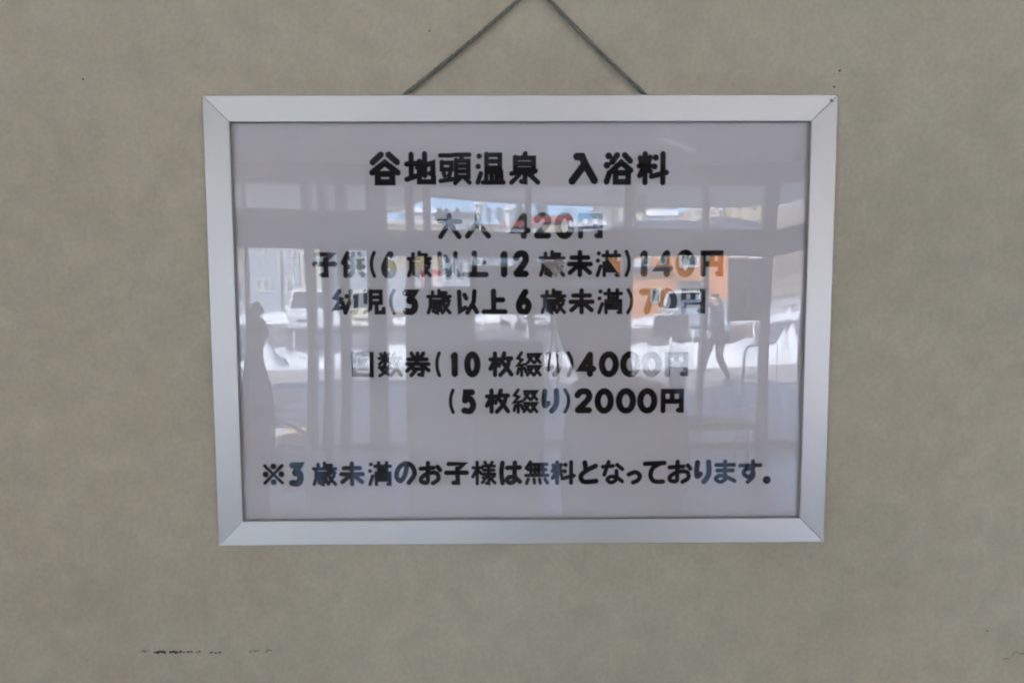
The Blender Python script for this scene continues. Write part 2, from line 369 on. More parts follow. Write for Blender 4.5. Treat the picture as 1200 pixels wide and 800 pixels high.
LINES = [   # y of the top and bottom of the line at its left and right end, then (character, x0, x1) in photo pixels
 ((177, 217.5), (177, 217.5), "谷 432 470 地 473 511 頭 513 553 温 555 593 泉 595 634 入 665 702 浴 705 743 料 746 784"),
 ((249, 280.5), (248.5, 280), "大 511 542 人 544 576 4 598 622 2 625 646 0 650 673 円 676 707"),
 ((294, 326), (292, 324.5), "子 365 396 供 398 429 ( 433 441 6 446 465 歳 476 507 以 510 540 上 541 573 1 586 595 2 601 620 歳 631 663 未 664 695 満 697 728 ) 732 739 1 750 759 4 767 789 0 792 814 円 820 848"),
 ((338.5, 369.5), (337, 368), "幼 389 421 児 424 452 ( 456 464 3 471 490 歳 499 530 以 533 562 上 564 595 6 604 623 歳 633 664 未 666 697 満 699 730 ) 734 742 7 749 768 0 771 793 円 797 827"),
 ((411.5, 442), (411, 441.5), "回 411 439 数 442 472 券 474 505 ( 510 517 1 528 537 0 544 563 枚 572 602 綴 604 635 り 638 659 ) 664 672 4 677 699 0 702 725 0 727 750 0 752 775 円 778 807"),
 ((455, 485), (454, 484), "( 526 533 5 540 558 枚 568 598 綴 600 631 り 634 656 ) 660 668 2 673 694 0 697 719 0 722 745 0 747 770 円 773 802"),
 ((540.5, 570), (537.5, 566.5), "※ 308 333 3 338 356 歳 365 396 未 397 428 満 430 460 の 461 489 お 490 519 子 520 550 様 552 582 は 584 612 無 614 644 料 645 675 と 677 702 な 704 732 っ 734 752 て 753 781 お 782 812 り 813 834 ま 836 863 す 865 893 。 894 903"),
]
m_ink = mat('black_ink', (0.022, 0.019, 0.019), 0.8, spec=0.2)
for (l0, l1), (r0, r1), s in LINES:
    b = bmesh.new(); q = s.split(); q = [(q[i], float(q[i + 1]), float(q[i + 2])) for i in range(0, len(q), 3)]
    xa, xb = q[0][1], q[-1][2]
    for ch, x0, x1 in q:
        t = ((x0 + x1) / 2 - xa) / (xb - xa); y0 = l0 + (r0 - l0) * t; y1 = l1 + (r1 - l1) * t
        if ch == '※': y0 += 3; y1 -= 2.5
        if ch == '。': y0 = y1 - 9
        if ch == 'っ': y0 += 12
        if ch in '0123456789': y0 += .5
        A = on_plane(x0, y0, PY); B = on_plane(x1, y1, PY)
        glyph(b, ch, A.x, B.x, A.z, B.z)
    me = bpy.data.meshes.new('text_line'); bmesh.ops.translate(b, verts=b.verts, vec=(0, 0, -(SZ - SH / 2))); b.to_mesh(me); b.free()
    o = link('text_line', me, m_ink, paper)

# the hanging cord (two twisted strands) and its hook
m_cord = mat('cord_fibre', (0.25, 0.245, 0.20), 0.9, var=0.2, scale=300, bump=0.4, bscale=900)
apex = on_plane(627, -17, -0.006); pl = on_plane(473, 112, -0.005); pr = on_plane(757, 112, -0.005)
b = bmesh.new()
for A, B in ((pl, apex), (apex, pr)):
    L_ = (B - A).length; n = 90; d = (B - A).normalized(); u = d.cross(Vector((0, 1, 0))).normalized(); v = Vector((0, 1, 0))
    for ph in (0, 2.094, 4.188):
        tube(b, [A + (B - A) * (i / n) + Vector((0, 0, -0.0016 * math.sin(math.pi * i / n))) + (u * math.cos(ph + i * 0.55) + v * math.sin(ph + i * 0.55)) * 0.0008 for i in range(n + 1)], 0.00085, 6)
sgn('cord', b, m_cord, sign, smooth=True)
b = bmesh.new(); hk = apex
tube(b, [(hk.x, 0.0, hk.z + .004), (hk.x, -0.012, hk.z + .002), (hk.x, -0.016, hk.z + .006), (hk.x, -0.016, hk.z + .012)], 0.0013, 8)
hook = tag(obj('wall_hook', b, mat('hook_steel', (0.6, 0.58, 0.5), 0.35, metal=1), smooth=True), 'small bent steel hook carrying the cord of the notice', 'hook')

# ================================================================== what the glazing reflects: the lobby's window side
m_alu = mat('window_bronze', (0.16, 0.155, 0.15), 0.45, metal=0.6)
m_cl = glass('window_glass', 1.3, (0.985, 0.99, 0.995))
ww = thing('window_wall', 'grey metal framed glass front of the lobby facing the street', 'window wall', (0, YWIN, 0))
def wl(name, bm, m, parent, smooth=False):          # a part given in world coordinates
    o = obj(name, bm, m, parent, smooth)
    M = Matrix.Translation(parent.location) @ Matrix.Rotation(parent.rotation_euler.z, 4, 'Z')
    p = parent
    while p.parent is not None: p = p.parent; M = Matrix.Translation(p.location) @ Matrix.Rotation(p.rotation_euler.z, 4, 'Z') @ M
    o.data.transform(M.inverted()); return o
def wx(px): return at(px, 400, 6.6).x
def wz(py, px=600): return at(px, py, 6.6).z
ZB0L, ZB1L, ZB0R, ZB1R = wz(292, 350), wz(246, 350), wz(299, 700), wz(268, 700)
ZH = wz(216)
POSTS = [(-4.6, -4.5), (-3.55, -3.47), (wx(262), wx(270)), (wx(357), wx(366)), (wx(376), wx(385)), (wx(396), wx(407)), (wx(430), wx(452)),
         (wx(475), wx(484)), (wx(496), wx(504)), (wx(618), wx(626)), (wx(729), wx(741)), (wx(821), wx(826)), (wx(893), wx(918)), (3.55, 3.65), (4.5, 4.6)]
for i, (a, c) in enumerate(POSTS):
    wl('post', bx((a, YWIN - 0.06, 0.0), (c, YWIN + 0.06, ZC - 0.001), 0.004), m_alu, ww)
for (a, c), (d, e) in zip(POSTS, POSTS[1:]):
    x0, x1 = c + .0005, d - .0005
    left = x1 < wx(440)
    z0, z1 = (ZB0L, ZB1L) if left else (ZB0R, ZB1R)
    wl('beam', bx((x0, YWIN - 0.05, z0), (x1, YWIN + 0.05, z1), 0.003), m_alu, ww)
    wl('head_panel', bx((x0, YWIN - 0.05, ZH), (x1, YWIN + 0.05, ZC - 0.001), 0.003), m_ceil if False else m_alu, ww)
    wl('sill', bx((x0, YWIN - 0.05, 0.0), (x1, YWIN + 0.05, 0.07), 0.003), m_alu, ww)
    wl('glass_pane', bx((x0, YWIN - 0.004, 0.0705), (x1, YWIN + 0.004, z0 - .0005)), m_cl, ww)
    wl('glass_pane', bx((x0, YWIN - 0.004, z1 + .0005), (x1, YWIN + 0.004, ZH - .0005)), m_cl, ww)

def quadbox(px0, py0, px1, py1, D, th):
    A, B = at(px0, py0, D), at(px1, py1, D)
    return (A.x, A.y + th / 2, A.z), (B.x, A.y - th / 2, B.z)
# sheets stuck to the glass
m_sheet = mat('notice_paper', (0.42, 0.41, 0.4), 0.9, var=0.03, scale=6)
a, c = quadbox(853, 302, 908, 376, 6.53, 0.006)
tag(obj('glass_notice', bx(a, c), m_sheet), 'large grey paper notice taped to the lobby glass', 'notice')
ex = thing('exit_sign', 'small green exit pictogram plate fixed high on the lobby glass', 'sign', at(743, 248, 6.5))
a, c = quadbox(731, 226, 755, 248, 6.5, 0.02)
wl('plate', bx(a, c, .002), mat('exit_green', (0.10, 0.36, 0.2), 0.5), ex)
yf = a[1] + 0.001
b = bmesh.new(); s_ = (c[0] - a[0]); x0, z0 = a[0], c[2]
tube(b, [(x0 + s_ * .52, yf, z0 + s_ * .62), (x0 + s_ * .47, yf, z0 + s_ * .36)], .014, 6)
tube(b, [(x0 + s_ * .47, yf, z0 + s_ * .36), (x0 + s_ * .60, yf, z0 + s_ * .25), (x0 + s_ * .57, yf, z0 + s_ * .08)], .012, 6)
tube(b, [(x0 + s_ * .47, yf, z0 + s_ * .36), (x0 + s_ * .40, yf, z0 + s_ * .2), (x0 + s_ * .25, yf, z0 + s_ * .14)], .012, 6)
tube(b, [(x0 + s_ * .52, yf, z0 + s_ * .6), (x0 + s_ * .70, yf, z0 + s_ * .5)], .010, 6)
tube(b, [(x0 + s_ * .52, yf, z0 + s_ * .6), (x0 + s_ * .34, yf, z0 + s_ * .5)], .010, 6)
tube(b, [(x0 + s_ * .55, yf, z0 + s_ * .70), (x0 + s_ * .56, yf, z0 + s_ * .80)], .017, 8)
wl('running_figure', b, mat('exit_white', (0.75, 0.8, 0.76), 0.5), ex)

# furniture standing against the light
m_cab = mat('cabinet_laminate', (0.20, 0.19, 0.18), 0.55, var=0.05, scale=5)
def cabinet(name, label, px0, px1, pyt, D, depth, doors):
    A, B = at(px0, pyt, D), at(px1, pyt, D); w_, h_ = B.x - A.x, A.z
    t = thing(name, label, 'cabinet', ((A.x + B.x) / 2, A.y, 0))
    obj('carcass', bx((-w_ / 2, -depth, .06), (w_ / 2, -.02, h_ - .03), .004), m_cab, t)
    obj('top', bx((-w_ / 2 - .012, -depth - .01, h_ - .0295), (w_ / 2 + .012, .0, h_), .004), mat('cabinet_top', (0.28, 0.26, 0.23), .4), t)
    obj('plinth', bx((-w_ / 2 + .02, -depth + .02, 0.001), (w_ / 2 - .02, -.04, .0595)), mat('plinth', (0.05, 0.05, 0.05), .6), t)
    for k in range(doors):
        x0 = -w_ / 2 + w_ * k / doors; x1 = x0 + w_ / doors
        d = obj('door', bx((x0 + .004, -.0195, .07), (x1 - .004, 0, h_ - .036), .003), m_cab, t)
        obj('handle', bx((x1 - .05, .0005, h_ * .5), (x1 - .035, .02, h_ * .5 + .12), .003), mat('handle_steel', (.5, .5, .5), .3, metal=1), d)
    return t
cabinet('leaflet_cabinet', 'tall narrow grey cabinet standing before the lobby glass', 472, 552, 336, 5.6, .40, 1)
cabinet('shoe_cabinet', 'low grey cabinet beside the tall narrow cabinet', 554.5, 636, 401, 5.6, .40, 2)

# bench along the glass, curved steel handrail behind it, stand ashtray outside
m_steel = mat('stainless', (0.6, 0.61, 0.62), 0.3, metal=1)
bp0, bp1 = at(752, 500, 5.9), at(884, 500, 5.9)
bn = thing('bench', 'long low bench with steel legs along the lobby glass', 'bench', ((bp0.x + bp1.x) / 2, bp0.y, 0)); hwid_ = (bp1.x - bp0.x) / 2
obj('seat', bx((-hwid_, -.2, .36), (hwid_, .2, .42), .015), mat('bench_vinyl', (0.12, 0.12, 0.13), .5), bn)
for sx in (-1, 1):
    for sy in (-1, 1): obj('leg', tube(bmesh.new(), [(sx * (hwid_ - .08), sy * .15, 0.001), (sx * (hwid_ - .08), sy * .15, .3599)], .016, 10), m_steel, bn, True)
# a tube chair by the left edge
ch = thing('tube_chair', 'steel tube chair with round back beside the short person', 'chair', (at(282, 600, 3.3).x, at(282, 600, 3.3).y, 0), R(200))
obj('seat', bx((-.21, -.2, .42), (.21, .2, .46), .02), mat('chair_vinyl', (0.45, 0.44, 0.42), .5), ch)
b = bmesh.new(); tube(b, [(-.19 * 1.1, .22, .42), (-.22, .25, .62)] + [(.22 * math.cos(a), .27 + .04 * math.sin(a), .62 + .25 * math.sin(a)) for a in [math.pi - math.pi * k / 12 for k in range(1, 12)]] + [(.22, .25, .62), (.209, .22, .42)], .014, 8)
obj('backrest', b, m_steel, ch, True)
for sx in (-1, 1):
    for sy in (-1, 1): obj('leg', tube(bmesh.new(), [(sx * .2, sy * .19, 0.001), (sx * .18, sy * .17, .4199)], .012, 8), m_steel, ch, True)
# ceiling lamps: long fluorescent fittings, two of them unseen, added to brighten the room
def ceiling_lamp(x, y, rz, label, watts, k=1.0, em='lamp_tube', es=.55):
    lp = thing('ceiling_lamp', label, 'lamp', (x, y, ZC), rz, 'fluorescent lamps of the lobby ceiling')
    hs = mat('lamp_housing', (.8, .8, .8), .4)
    obj('housing', bx((-.62 * k, -.05, -.05), (.62 * k, .05, -.001), .006), hs, lp)
    obj('tube', tube(bmesh.new(), [(-.58 * k, 0, -.07), (.58 * k, 0, -.07)], .015, 12), mat(em, (.9, .9, .9), .3, emit=((0.9, 1, .95), es)), lp, True)
    for sx in (-1, 1): obj('end_cap', bx((sx * .585 * k - .012, -.02, -.09), (sx * .585 * k + .012, .02, -.0505), .003), hs, lp)
    if not watts: return
    l = bpy.data.lights.new('fill_light', 'AREA'); l.shape = 'RECTANGLE'; l.size = 1.1; l.size_y = .12; l.energy = watts; l.color = (1, .97, .90)
    lo = bpy.data.objects.new('fill_light', l); C.objects.link(lo); lo.parent = lp; lo.location = (0, 0, -.092)
LW = 1.0
P0 = at(795, 160, 5.35)
ceiling_lamp(P0.x, P0.y, R(-52), 'slanting white fluorescent lamp under the lobby ceiling near the glass front', 0, .52, 'lamp_tube_dim', .12)
ceiling_lamp(-1.6, -3.3, 0, 'unseen fluorescent lamp added as fill on the ceiling above the short person', LW)
ceiling_lamp(1.6, -3.3, 0, 'unseen fluorescent lamp added as fill on the ceiling between the notice and the bench', LW)

# ------------------------------------------------------------------ outdoors: canopy, paving, street
m_conc = mat('canopy_paint', (0.62, 0.61, 0.59), 0.85, var=0.04, scale=2)
can = thing('entrance_canopy', 'pale flat canopy slab over the entrance paving', 'canopy', (0, YWIN - .1, 0))
yE = yD(9.4)
edge = [(-7, yD(11.1)), (at(466, 400, 11.1).x, yD(11.1)), (at(503, 400, 9.2).x, yD(9.2)), (at(620, 400, 9.7).x, yD(9.7)), (at(745, 400, 10.7).x, yD(10.7)), (at(900, 400, 10.2).x, yD(10.2)), (7, yD(10.2))]
wl('slab', prism(bmesh.new(), [(7, YWIN - .102, 2.84), (-7, YWIN - .102, 2.84)] + [(x, y, 2.84) for x, y in edge], (0, 0, .26)), m_conc, can)
for (x0, y0), (x1, y1) in zip(edge, edge[1:]):
    wl('fascia', prism(bmesh.new(), [(x0, y0 - .001, 2.81), (x1, y1 - .001, 2.81), (x1, y1 - .04, 2.81), (x0, y0 - .04, 2.81)], (0, 0, .31)), mat('fascia_metal', (.5, .5, .5), .5), can)
for px in (440,):
    P = at(px, 400, 9.6); wl('column', tube(bmesh.new(), [(P.x, P.y, ZO), (P.x, P.y, 2.8395)], .11, 20), m_conc, can, True)
m_snow = mat('snow', (0.80, 0.83, 0.88), 0.7, var=0.08, scale=1.2, bump=0.9, bscale=4)
m_road = mat('wet_asphalt', (0.13, 0.13, 0.135), 0.45, var=0.35, scale=0.35, bump=0.2, bscale=40)
def paving_mat():
    m = bpy.data.materials.new('stone_paving'); m.use_nodes = True; t = m.node_tree; b = t.nodes['Principled BSDF']
    tc = t.nodes.new('ShaderNodeTexCoord'); br = t.nodes.new('ShaderNodeTexBrick'); br.offset = 0
    br.inputs['Scale'].default_value = 1; br.inputs['Brick Width'].default_value = .3; br.inputs['Row Height'].default_value = .3; br.inputs['Mortar Size'].default_value = .006
    br.inputs['Color1'].default_value = (.66, .65, .63, 1); br.inputs['Color2'].default_value = (.57, .565, .56, 1); br.inputs['Mortar'].default_value = (.2, .2, .2, 1)
    t.links.new(tc.outputs['Object'], br.inputs['Vector']); t.links.new(br.outputs[0], b.inputs['Base Color']); b.inputs['Roughness'].default_value = .55
    return m
gr = bmesh.new()
bmesh.ops.create_grid(gr, x_segments=1, y_segments=1, size=700); bmesh.ops.translate(gr, verts=gr.verts, vec=(0, -705 + YWIN - .1, ZO - .07))
tag(obj('ground', gr, mat('snowy_ground', (.45, .45, .45), .8, var=.6, scale=.15)), kind='structure')
gp = ground(600, 452).y
tag(obj('plaza_paving', bx((-14, YWIN - .1, ZO - .06), (14, gp, ZO)), paving_mat()), kind='structure')
tag(obj('pavement', bx((-60, gp - .002, ZO - .06), (60, yD(15.6), ZO - .004)), mat('pavement_slab', (.36, .35, .34), .7, var=.12, scale=1.5)), kind='structure')
tag(obj('kerb', bx((-60, yD(15.6) - .001, ZO - .06), (60, yD(15.78), ZO + .0), .01), mat('kerb_stone', (.42, .42, .41), .8, var=.1)), kind='structure')
tag(obj('road', bx((-90, yD(15.782), ZO - .069), (90, yD(36), ZO - .05)), m_road), kind='structure')
tag(obj('far_pavement', bx((-90, yD(36) - .001, ZO - .069), (90, yD(39.5), ZO + .05)), mat('pavement_slab', (.36, .35, .34), .7)), kind='structure')
# the guiding strip of beige blocks, laid across the plaza
m_beige = mat('beige_block', (.62, .44, .24), .8, var=.12, scale=9); me_ = None
gs = thing('guide_strip', 'beige tactile blocks leading over the grey entrance paving', 'paving', (0, 0, ZO + .0005))
for k in range(2):
    for c_ in range(2):
        for j in range(18):
            x, y = (-3.6 + 1.0 * k + .302 * c_ - .03 * j, YWIN - .7 - .302 * j)
            if y < gp + .3: continue
            if me_ is None: o = obj('guide_block', bx((-.149, -.149, 0), (.149, .149, .006), .002), m_beige, gs); me_ = o.data
            else: o = link('guide_block', me_, None, gs)
            o.location = (x, y, 0)

def bank(name, label, x0, x1, y, wid, h, seed, nx=150, gaps=()):
    b = bmesh.new(); ny = 9; rows = []
    for i in range(nx + 1):
        x = x0 + (x1 - x0) * i / nx; row = []
        end = min(1, 6 * i / nx, 6 * (nx - i) / nx)
        for j in range(ny + 1):
            t = j / ny * 2 - 1; base = (1 - t * t) ** .7 if abs(t) < 1 else 0
            n_ = noise.fractal(Vector((x * 1.1 + seed, t * 1.6, seed)), 1.0, 2.0, 5)
            hgt = base * h * end * (0.72 + 1.15 * n_)
            row.append(b.verts.new((x + .1 * n_, y + t * wid / 2 * (1 + .15 * n_), ZO - .06 + max(0, hgt))))
        rows.append(row)
    for r0, r1 in zip(rows, rows[1:]):
        for j in range(ny): b.faces.new((r0[j], r1[j], r1[j + 1], r0[j + 1]))
    return tag(obj(name, b, m_snow, None, True), label, 'snow', kind='stuff')
bank('snow_bank', 'lumpy white snow bank ploughed up along the near kerb', -22, 22, yD(16.6), 1.3, .55, 3.3, nx=300)
bank('snow_bank', 'low snow ridge along the far side of the road', -60, 60, yD(37), 2.0, .55, 8.1, nx=200)

# ---------------------------------------------------------------- street furniture
m_white = mat('white_metal', (.75, .75, .74), .4)
def sign_board(px0, py0, px1, py1, pyb, label, col):
    G_ = ground((px0 + px1) / 2, pyb); D = CAM.y * -1 + 2 * YM * -1 - G_.y + 0  # only used for its scale below
    D = (2 * YM - G_.y) - CAM.y
    A, B = at(px0, py0, D), at(px1, py1, D)
    t = thing('sign_board', label, 'sign', (G_.x, G_.y, ZO))
    wl('panel', bx((A.x, A.y - .012, A.z), (B.x, A.y + .012, B.z), .004), mat('board_backlit_grey', col, .5), t)
    wl('post', tube(bmesh.new(), [(G_.x, G_.y - .04, ZO), (G_.x, G_.y - .04, A.z - .03)], .025, 10), m_white, t, True)
sign_board(768, 367, 807, 391, 437, 'grey rectangular board on a white post behind the snow bank', (.05, .05, .06))  # near-black panel colour stands in for the shade on its back-lit face
def rod(px, py0, pyb, label, r=.022, nm='snow_pole'):
    G_ = ground(px, pyb); D = (2 * YM - G_.y) - CAM.y
    return tag(obj(nm, tube(bmesh.new(), [(G_.x, G_.y, ZO - .05), (G_.x, G_.y, at(px, py0, D).z)], r, 10), m_white, None, True), label, 'pole', 'white marker poles along the street')
for px, py0, pyb, wh_ in ((812, 384, 425, 'beside the grey board'), (883, 378, 424, 'next to the bent handrail'), (340, 388, 424, 'before the white apartment house'), (617, 382, 424, 'before the small bus')):
    rod(px, py0, pyb, 'thin white marker pole in the snow bank ' + wh_)
def utility(px, D, ztop, r=.13):
    P = at(px, 400, D); t = thing('utility_pole', 'pale concrete utility pole with cross arms before the white apartment house', 'pole', (P.x, P.y, ZO - .06))
    obj('pole', tube(bmesh.new(), [(0, 0, 0), (0, 0, ztop)], [r, r * .7], 12), mat('pole_concrete', (.5, .5, .48), .8), t, True)
    for z in (ztop - .5, ztop - 1.3): obj('cross_arm', bx((-.7, .1, z), (.7, .18, z + .1), .005), mat('arm_steel', (.35, .35, .35), .6), t)
    obj('transformer', tube(bmesh.new(), [(.3, .1, ztop - 2.6), (.3, .1, ztop - 1.8)], .2, 14), mat('arm_steel', (.35, .35, .35), .6), t, True)
utility(326, 37.5, 8.2)
def lantern(px, pyt, D, wh_):
    P = at(px, pyt, D); t = thing('street_lantern', 'tall white lantern lamp post before the ' + wh_, 'lamp', (P.x, P.y, ZO - .06), group='white lantern lamp posts'); h = P.z - (ZO - .06)
    obj('post', tube(bmesh.new(), [(0, 0, 0), (0, 0, .5), (0, 0, .52), (0, 0, h - 1.0)], [.09, .09, .055, .045], 12), m_white, t, True)
    obj('lantern_body', tube(bmesh.new(), [(0, 0, h - 1.0), (0, 0, h - .9), (0, 0, h - .25)], [.06, .12, .24], 6), mat('frosted_lamp', (.82, .84, .84), .4), t)
    obj('cap', tube(bmesh.new(), [(0, 0, h - .249), (0, 0, h - .15), (0, 0, h)], [.32, .28, .05], 8), mat('lamp_cap', (.55, .57, .58), .5), t)
lantern(563, 230, 30, 'glazed front of the fuel station'); lantern(599, 235, 30, 'white fascia of the fuel station')
# stainless handrail and standing ashtray on the plaza
P0 = ground(872, 462)
hr = thing('handrail', 'bent stainless handrail on the entrance paving', 'handrail', (P0.x, P0.y, ZO))
obj('rail', tube(bmesh.new(), [(0, 0, .0), (0, 0, .72), (.04, 0, .8), (.12, 0, .84), (1.1, -.2, .86), (1.2, -.2, .8), (1.22, -.2, 0)], .025, 10), m_steel, hr, True)
P0 = ground(796, 472)
at_ = thing('ashtray_stand', 'grey cylindrical standing ashtray on the entrance paving', 'ashtray', (P0.x, P0.y, ZO))
obj('body', tube(bmesh.new(), [(0, 0, .0), (0, 0, .02), (0, 0, .55)], [.16, .14, .14], 20), mat('ashtray_grey', (.38, .38, .39), .5, var=.1), at_, True)
obj('rim', tube(bmesh.new(), [(0, 0, .5505), (0, 0, .60)], [.16, .16], 20), m_steel, at_)

# ---------------------------------------------------------------- vehicles
def vehicle(name, label, P, rz, paint, L=4.5, Wd=1.72, H=1.85, hood=.16, bus=False, group=None, hz=0.95):
    """x = forward; rings of points along the length"""
    t = thing(name, label, 'bus' if bus else ('car' if H < 1.6 else 'van'), (P.x, P.y, P.z), rz, group)
    b = bmesh.new(); hw_ = Wd / 2
    fr, ws, rf, rr = L / 2, L / 2 - hood * L * (0 if bus else 1), L / 2 - hood * L - (.15 if bus else .75), -L / 2
    st = [(fr, .42, .70, .70, .86), (fr - .05, .28, .82, .84, .94), (fr - .28, .24, .9, hz if not bus else H - .25, .98), (ws, .24, .98, hz + .06 if not bus else H - .1, 1),
          (rf, .24, 1.0, H - .06, 1), (rf - .5, .24, 1.0, H, 1), (rr + .6, .24, 1.0, H - .02, 1), (rr + .12, .28, 1.0, H - .1, .97), (rr, .36, .96, H - .35, .92)]
    rings = []
    for x, zb, zm, zt, k in st:
        zt = max(zt, zm + .01); h_ = hw_ * k; tp = h_ * (1 - .16 * min(1, max(0, (zt - zm)) / .8))
        pts = [(-h_ * .9, zb), (-h_, zb + .12), (-h_, zm), (-tp, zt - .05 if zt - zm > .1 else zt - .004), (-tp * .88, zt), (tp * .88, zt), (tp, zt - .05 if zt - zm > .1 else zt - .004), (h_, zm), (h_, zb + .12), (h_ * .9, zb)]
        rings.append([b.verts.new((x, y, z)) for y, z in pts])
    n = 10
    for r0, r1 in zip(rings, rings[1:]):
        for k in range(n): b.faces.new((r0[k], r0[(k + 1) % n], r1[(k + 1) % n], r1[k]))
    b.faces.new(rings[0]); b.faces.new(rings[-1][::-1])
    body = obj('body', b, paint, t)
    mg = mat('vehicle_glass', (.04, .05, .06), .08, spec=.8)
    hw2 = hw_ * 1.0
    # windscreen and side windows, proud of the body by a few millimetres
    b = bmesh.new(); y1, y2 = hw_ * .86, hw_ * .74; zb_, zt_ = hz + .12, H - .16
    def ln(a, c, s): return a + (c - a) * s
    xb, xt = (ws, rf)
    zA, zB = (hz + .06 if not bus else H - .1), H - .06
    if bus: q = [(fr - .012, -hw_ * .8, 1.0), (fr - .012, hw_ * .8, 1.0), (fr - .20, hw_ * .76, H - .45), (fr - .20, -hw_ * .76, H - .45)]; off = Vector((.16, 0, .04))
    else: q = [(ln(xb, xt, .08), -y1, ln(zA, zB, .08)), (ln(xb, xt, .08), y1, ln(zA, zB, .08)), (ln(xb, xt, .88), y2, ln(zA, zB, .88)), (ln(xb, xt, .88), -y2, ln(zA, zB, .88))]; off = Vector((.02, 0, .02))
    prism(b, [Vector(p) + off for p in q], -off * 1.2); obj('windscreen', b, mg, t)
    xs = [rf - .1, rf - 1.0, rf - 1.9, rr + .35]
    if bus: xs = [fr - .6 - k * .95 for k in range(int((L - 1) / .95) + 1)]
    for s in (-1, 1):
        for a, c in zip(xs, xs[1:]):
            if a - c < .3: continue
            b = bmesh.new(); f = lambda z: hw_ * (1 - .16 * min(1, (z - 1.0) / max(.8, H - 1.0)) * min(1, (H - 1) / .8)) + .012
            z0, z1 = max(1.04, hz + .1), H - .2
            prism(b, [(a - .05, s * f(z0), z0), (c + .05, s * f(z0), z0), (c + .05, s * f(z1), z1), (a - .05, s * f(z1), z1)], (0, -s * .05, 0)); obj('side_window', b, mg, t)
        obj('headlight', bx((fr - .13, s * hw_ * .86 - .17 * (s > 0), .66), (fr - .012 + (.02), s * hw_ * .86 + .17 * (s < 0), .82), .02), mat('lamp_lens', (.8, .82, .84), .12), t)
        obj('tail_light', bx((rr - .01, s * hw_ * .88 - .12 * (s > 0), .8), (rr + .1, s * hw_ * .88 + .12 * (s < 0), 1.15), .02), mat('tail_red', (.45, .02, .02), .2), t)
        if not bus: obj('mirror', bx((rf + .15, s * hw_, 1.0), (rf + .27, s * (hw_ + .17), 1.14), .03), paint, t)
        for x in (fr - .8, rr + .85):
            wh = obj('wheel', tube(bmesh.new(), [(x, s * (hw_ - .19), .32), (x, s * (hw_ - .17), .32), (x, s * (hw_ + .0), .32), (x, s * (hw_ + .015), .32)], [.29, .32, .32, .29], 20), mat('tyre', (.03, .03, .03), .8), t, False)
            obj('rim', tube(bmesh.new(), [(x, s * (hw_ + .0155), .32), (x, s * (hw_ + .028), .32)], [.2, .17], 14), mat('rim_alloy', (.5, .5, .5), .35, metal=1), wh)
    obj('bumper', bx((fr - .12, -hw_ * .84, .30), (fr + .035, hw_ * .84, .48), .03), mat('bumper_grey', (.3, .3, .31), .5) if bus else paint, t)
    obj('grille', bx((fr - .1, -hw_ * .5, .55), (fr + .012, hw_ * .5, .64), .01), mat('grille_black', (.04, .04, .04), .5), t)
    obj('number_plate', bx((fr + .0355, -.16, .36), (fr + .046, .16, .46)), mat('plate_white', (.8, .8, .78), .5), t)
    return t
wp = mat('white_car_paint', (.78, .78, .77), .22); bp_ = mat('blue_car_paint', (.30, .36, .44), .22)
def gz(px, py, z=ZO - .05): return ground(px, py, z)
vehicle('minivan', 'white minivan parked across the road before the white apartment house', gz(360, 389.5), R(78), wp, H=1.9)
vehicle('minivan', 'white minivan parked before the orange brick house', gz(800, 385.5), R(106), wp, H=1.85)
vehicle('parked_car', 'blue car standing low behind the snow bank', gz(822, 398), R(104), bp_, L=4.1, H=1.5, hood=.22, hz=.86)
vehicle('small_bus', 'white small bus with blue tint windows waiting on the road', gz(614, 383.5), R(84), mat('bus_paint', (.74, .76, .8), .3), L=6.5, Wd=2.0, H=2.5, bus=True)
vehicle('minivan', 'cream minivan parked beside the white minivan near the apartment house', gz(432, 386.5), R(86), mat('cream_paint', (.72, .68, .55), .25), H=1.9)

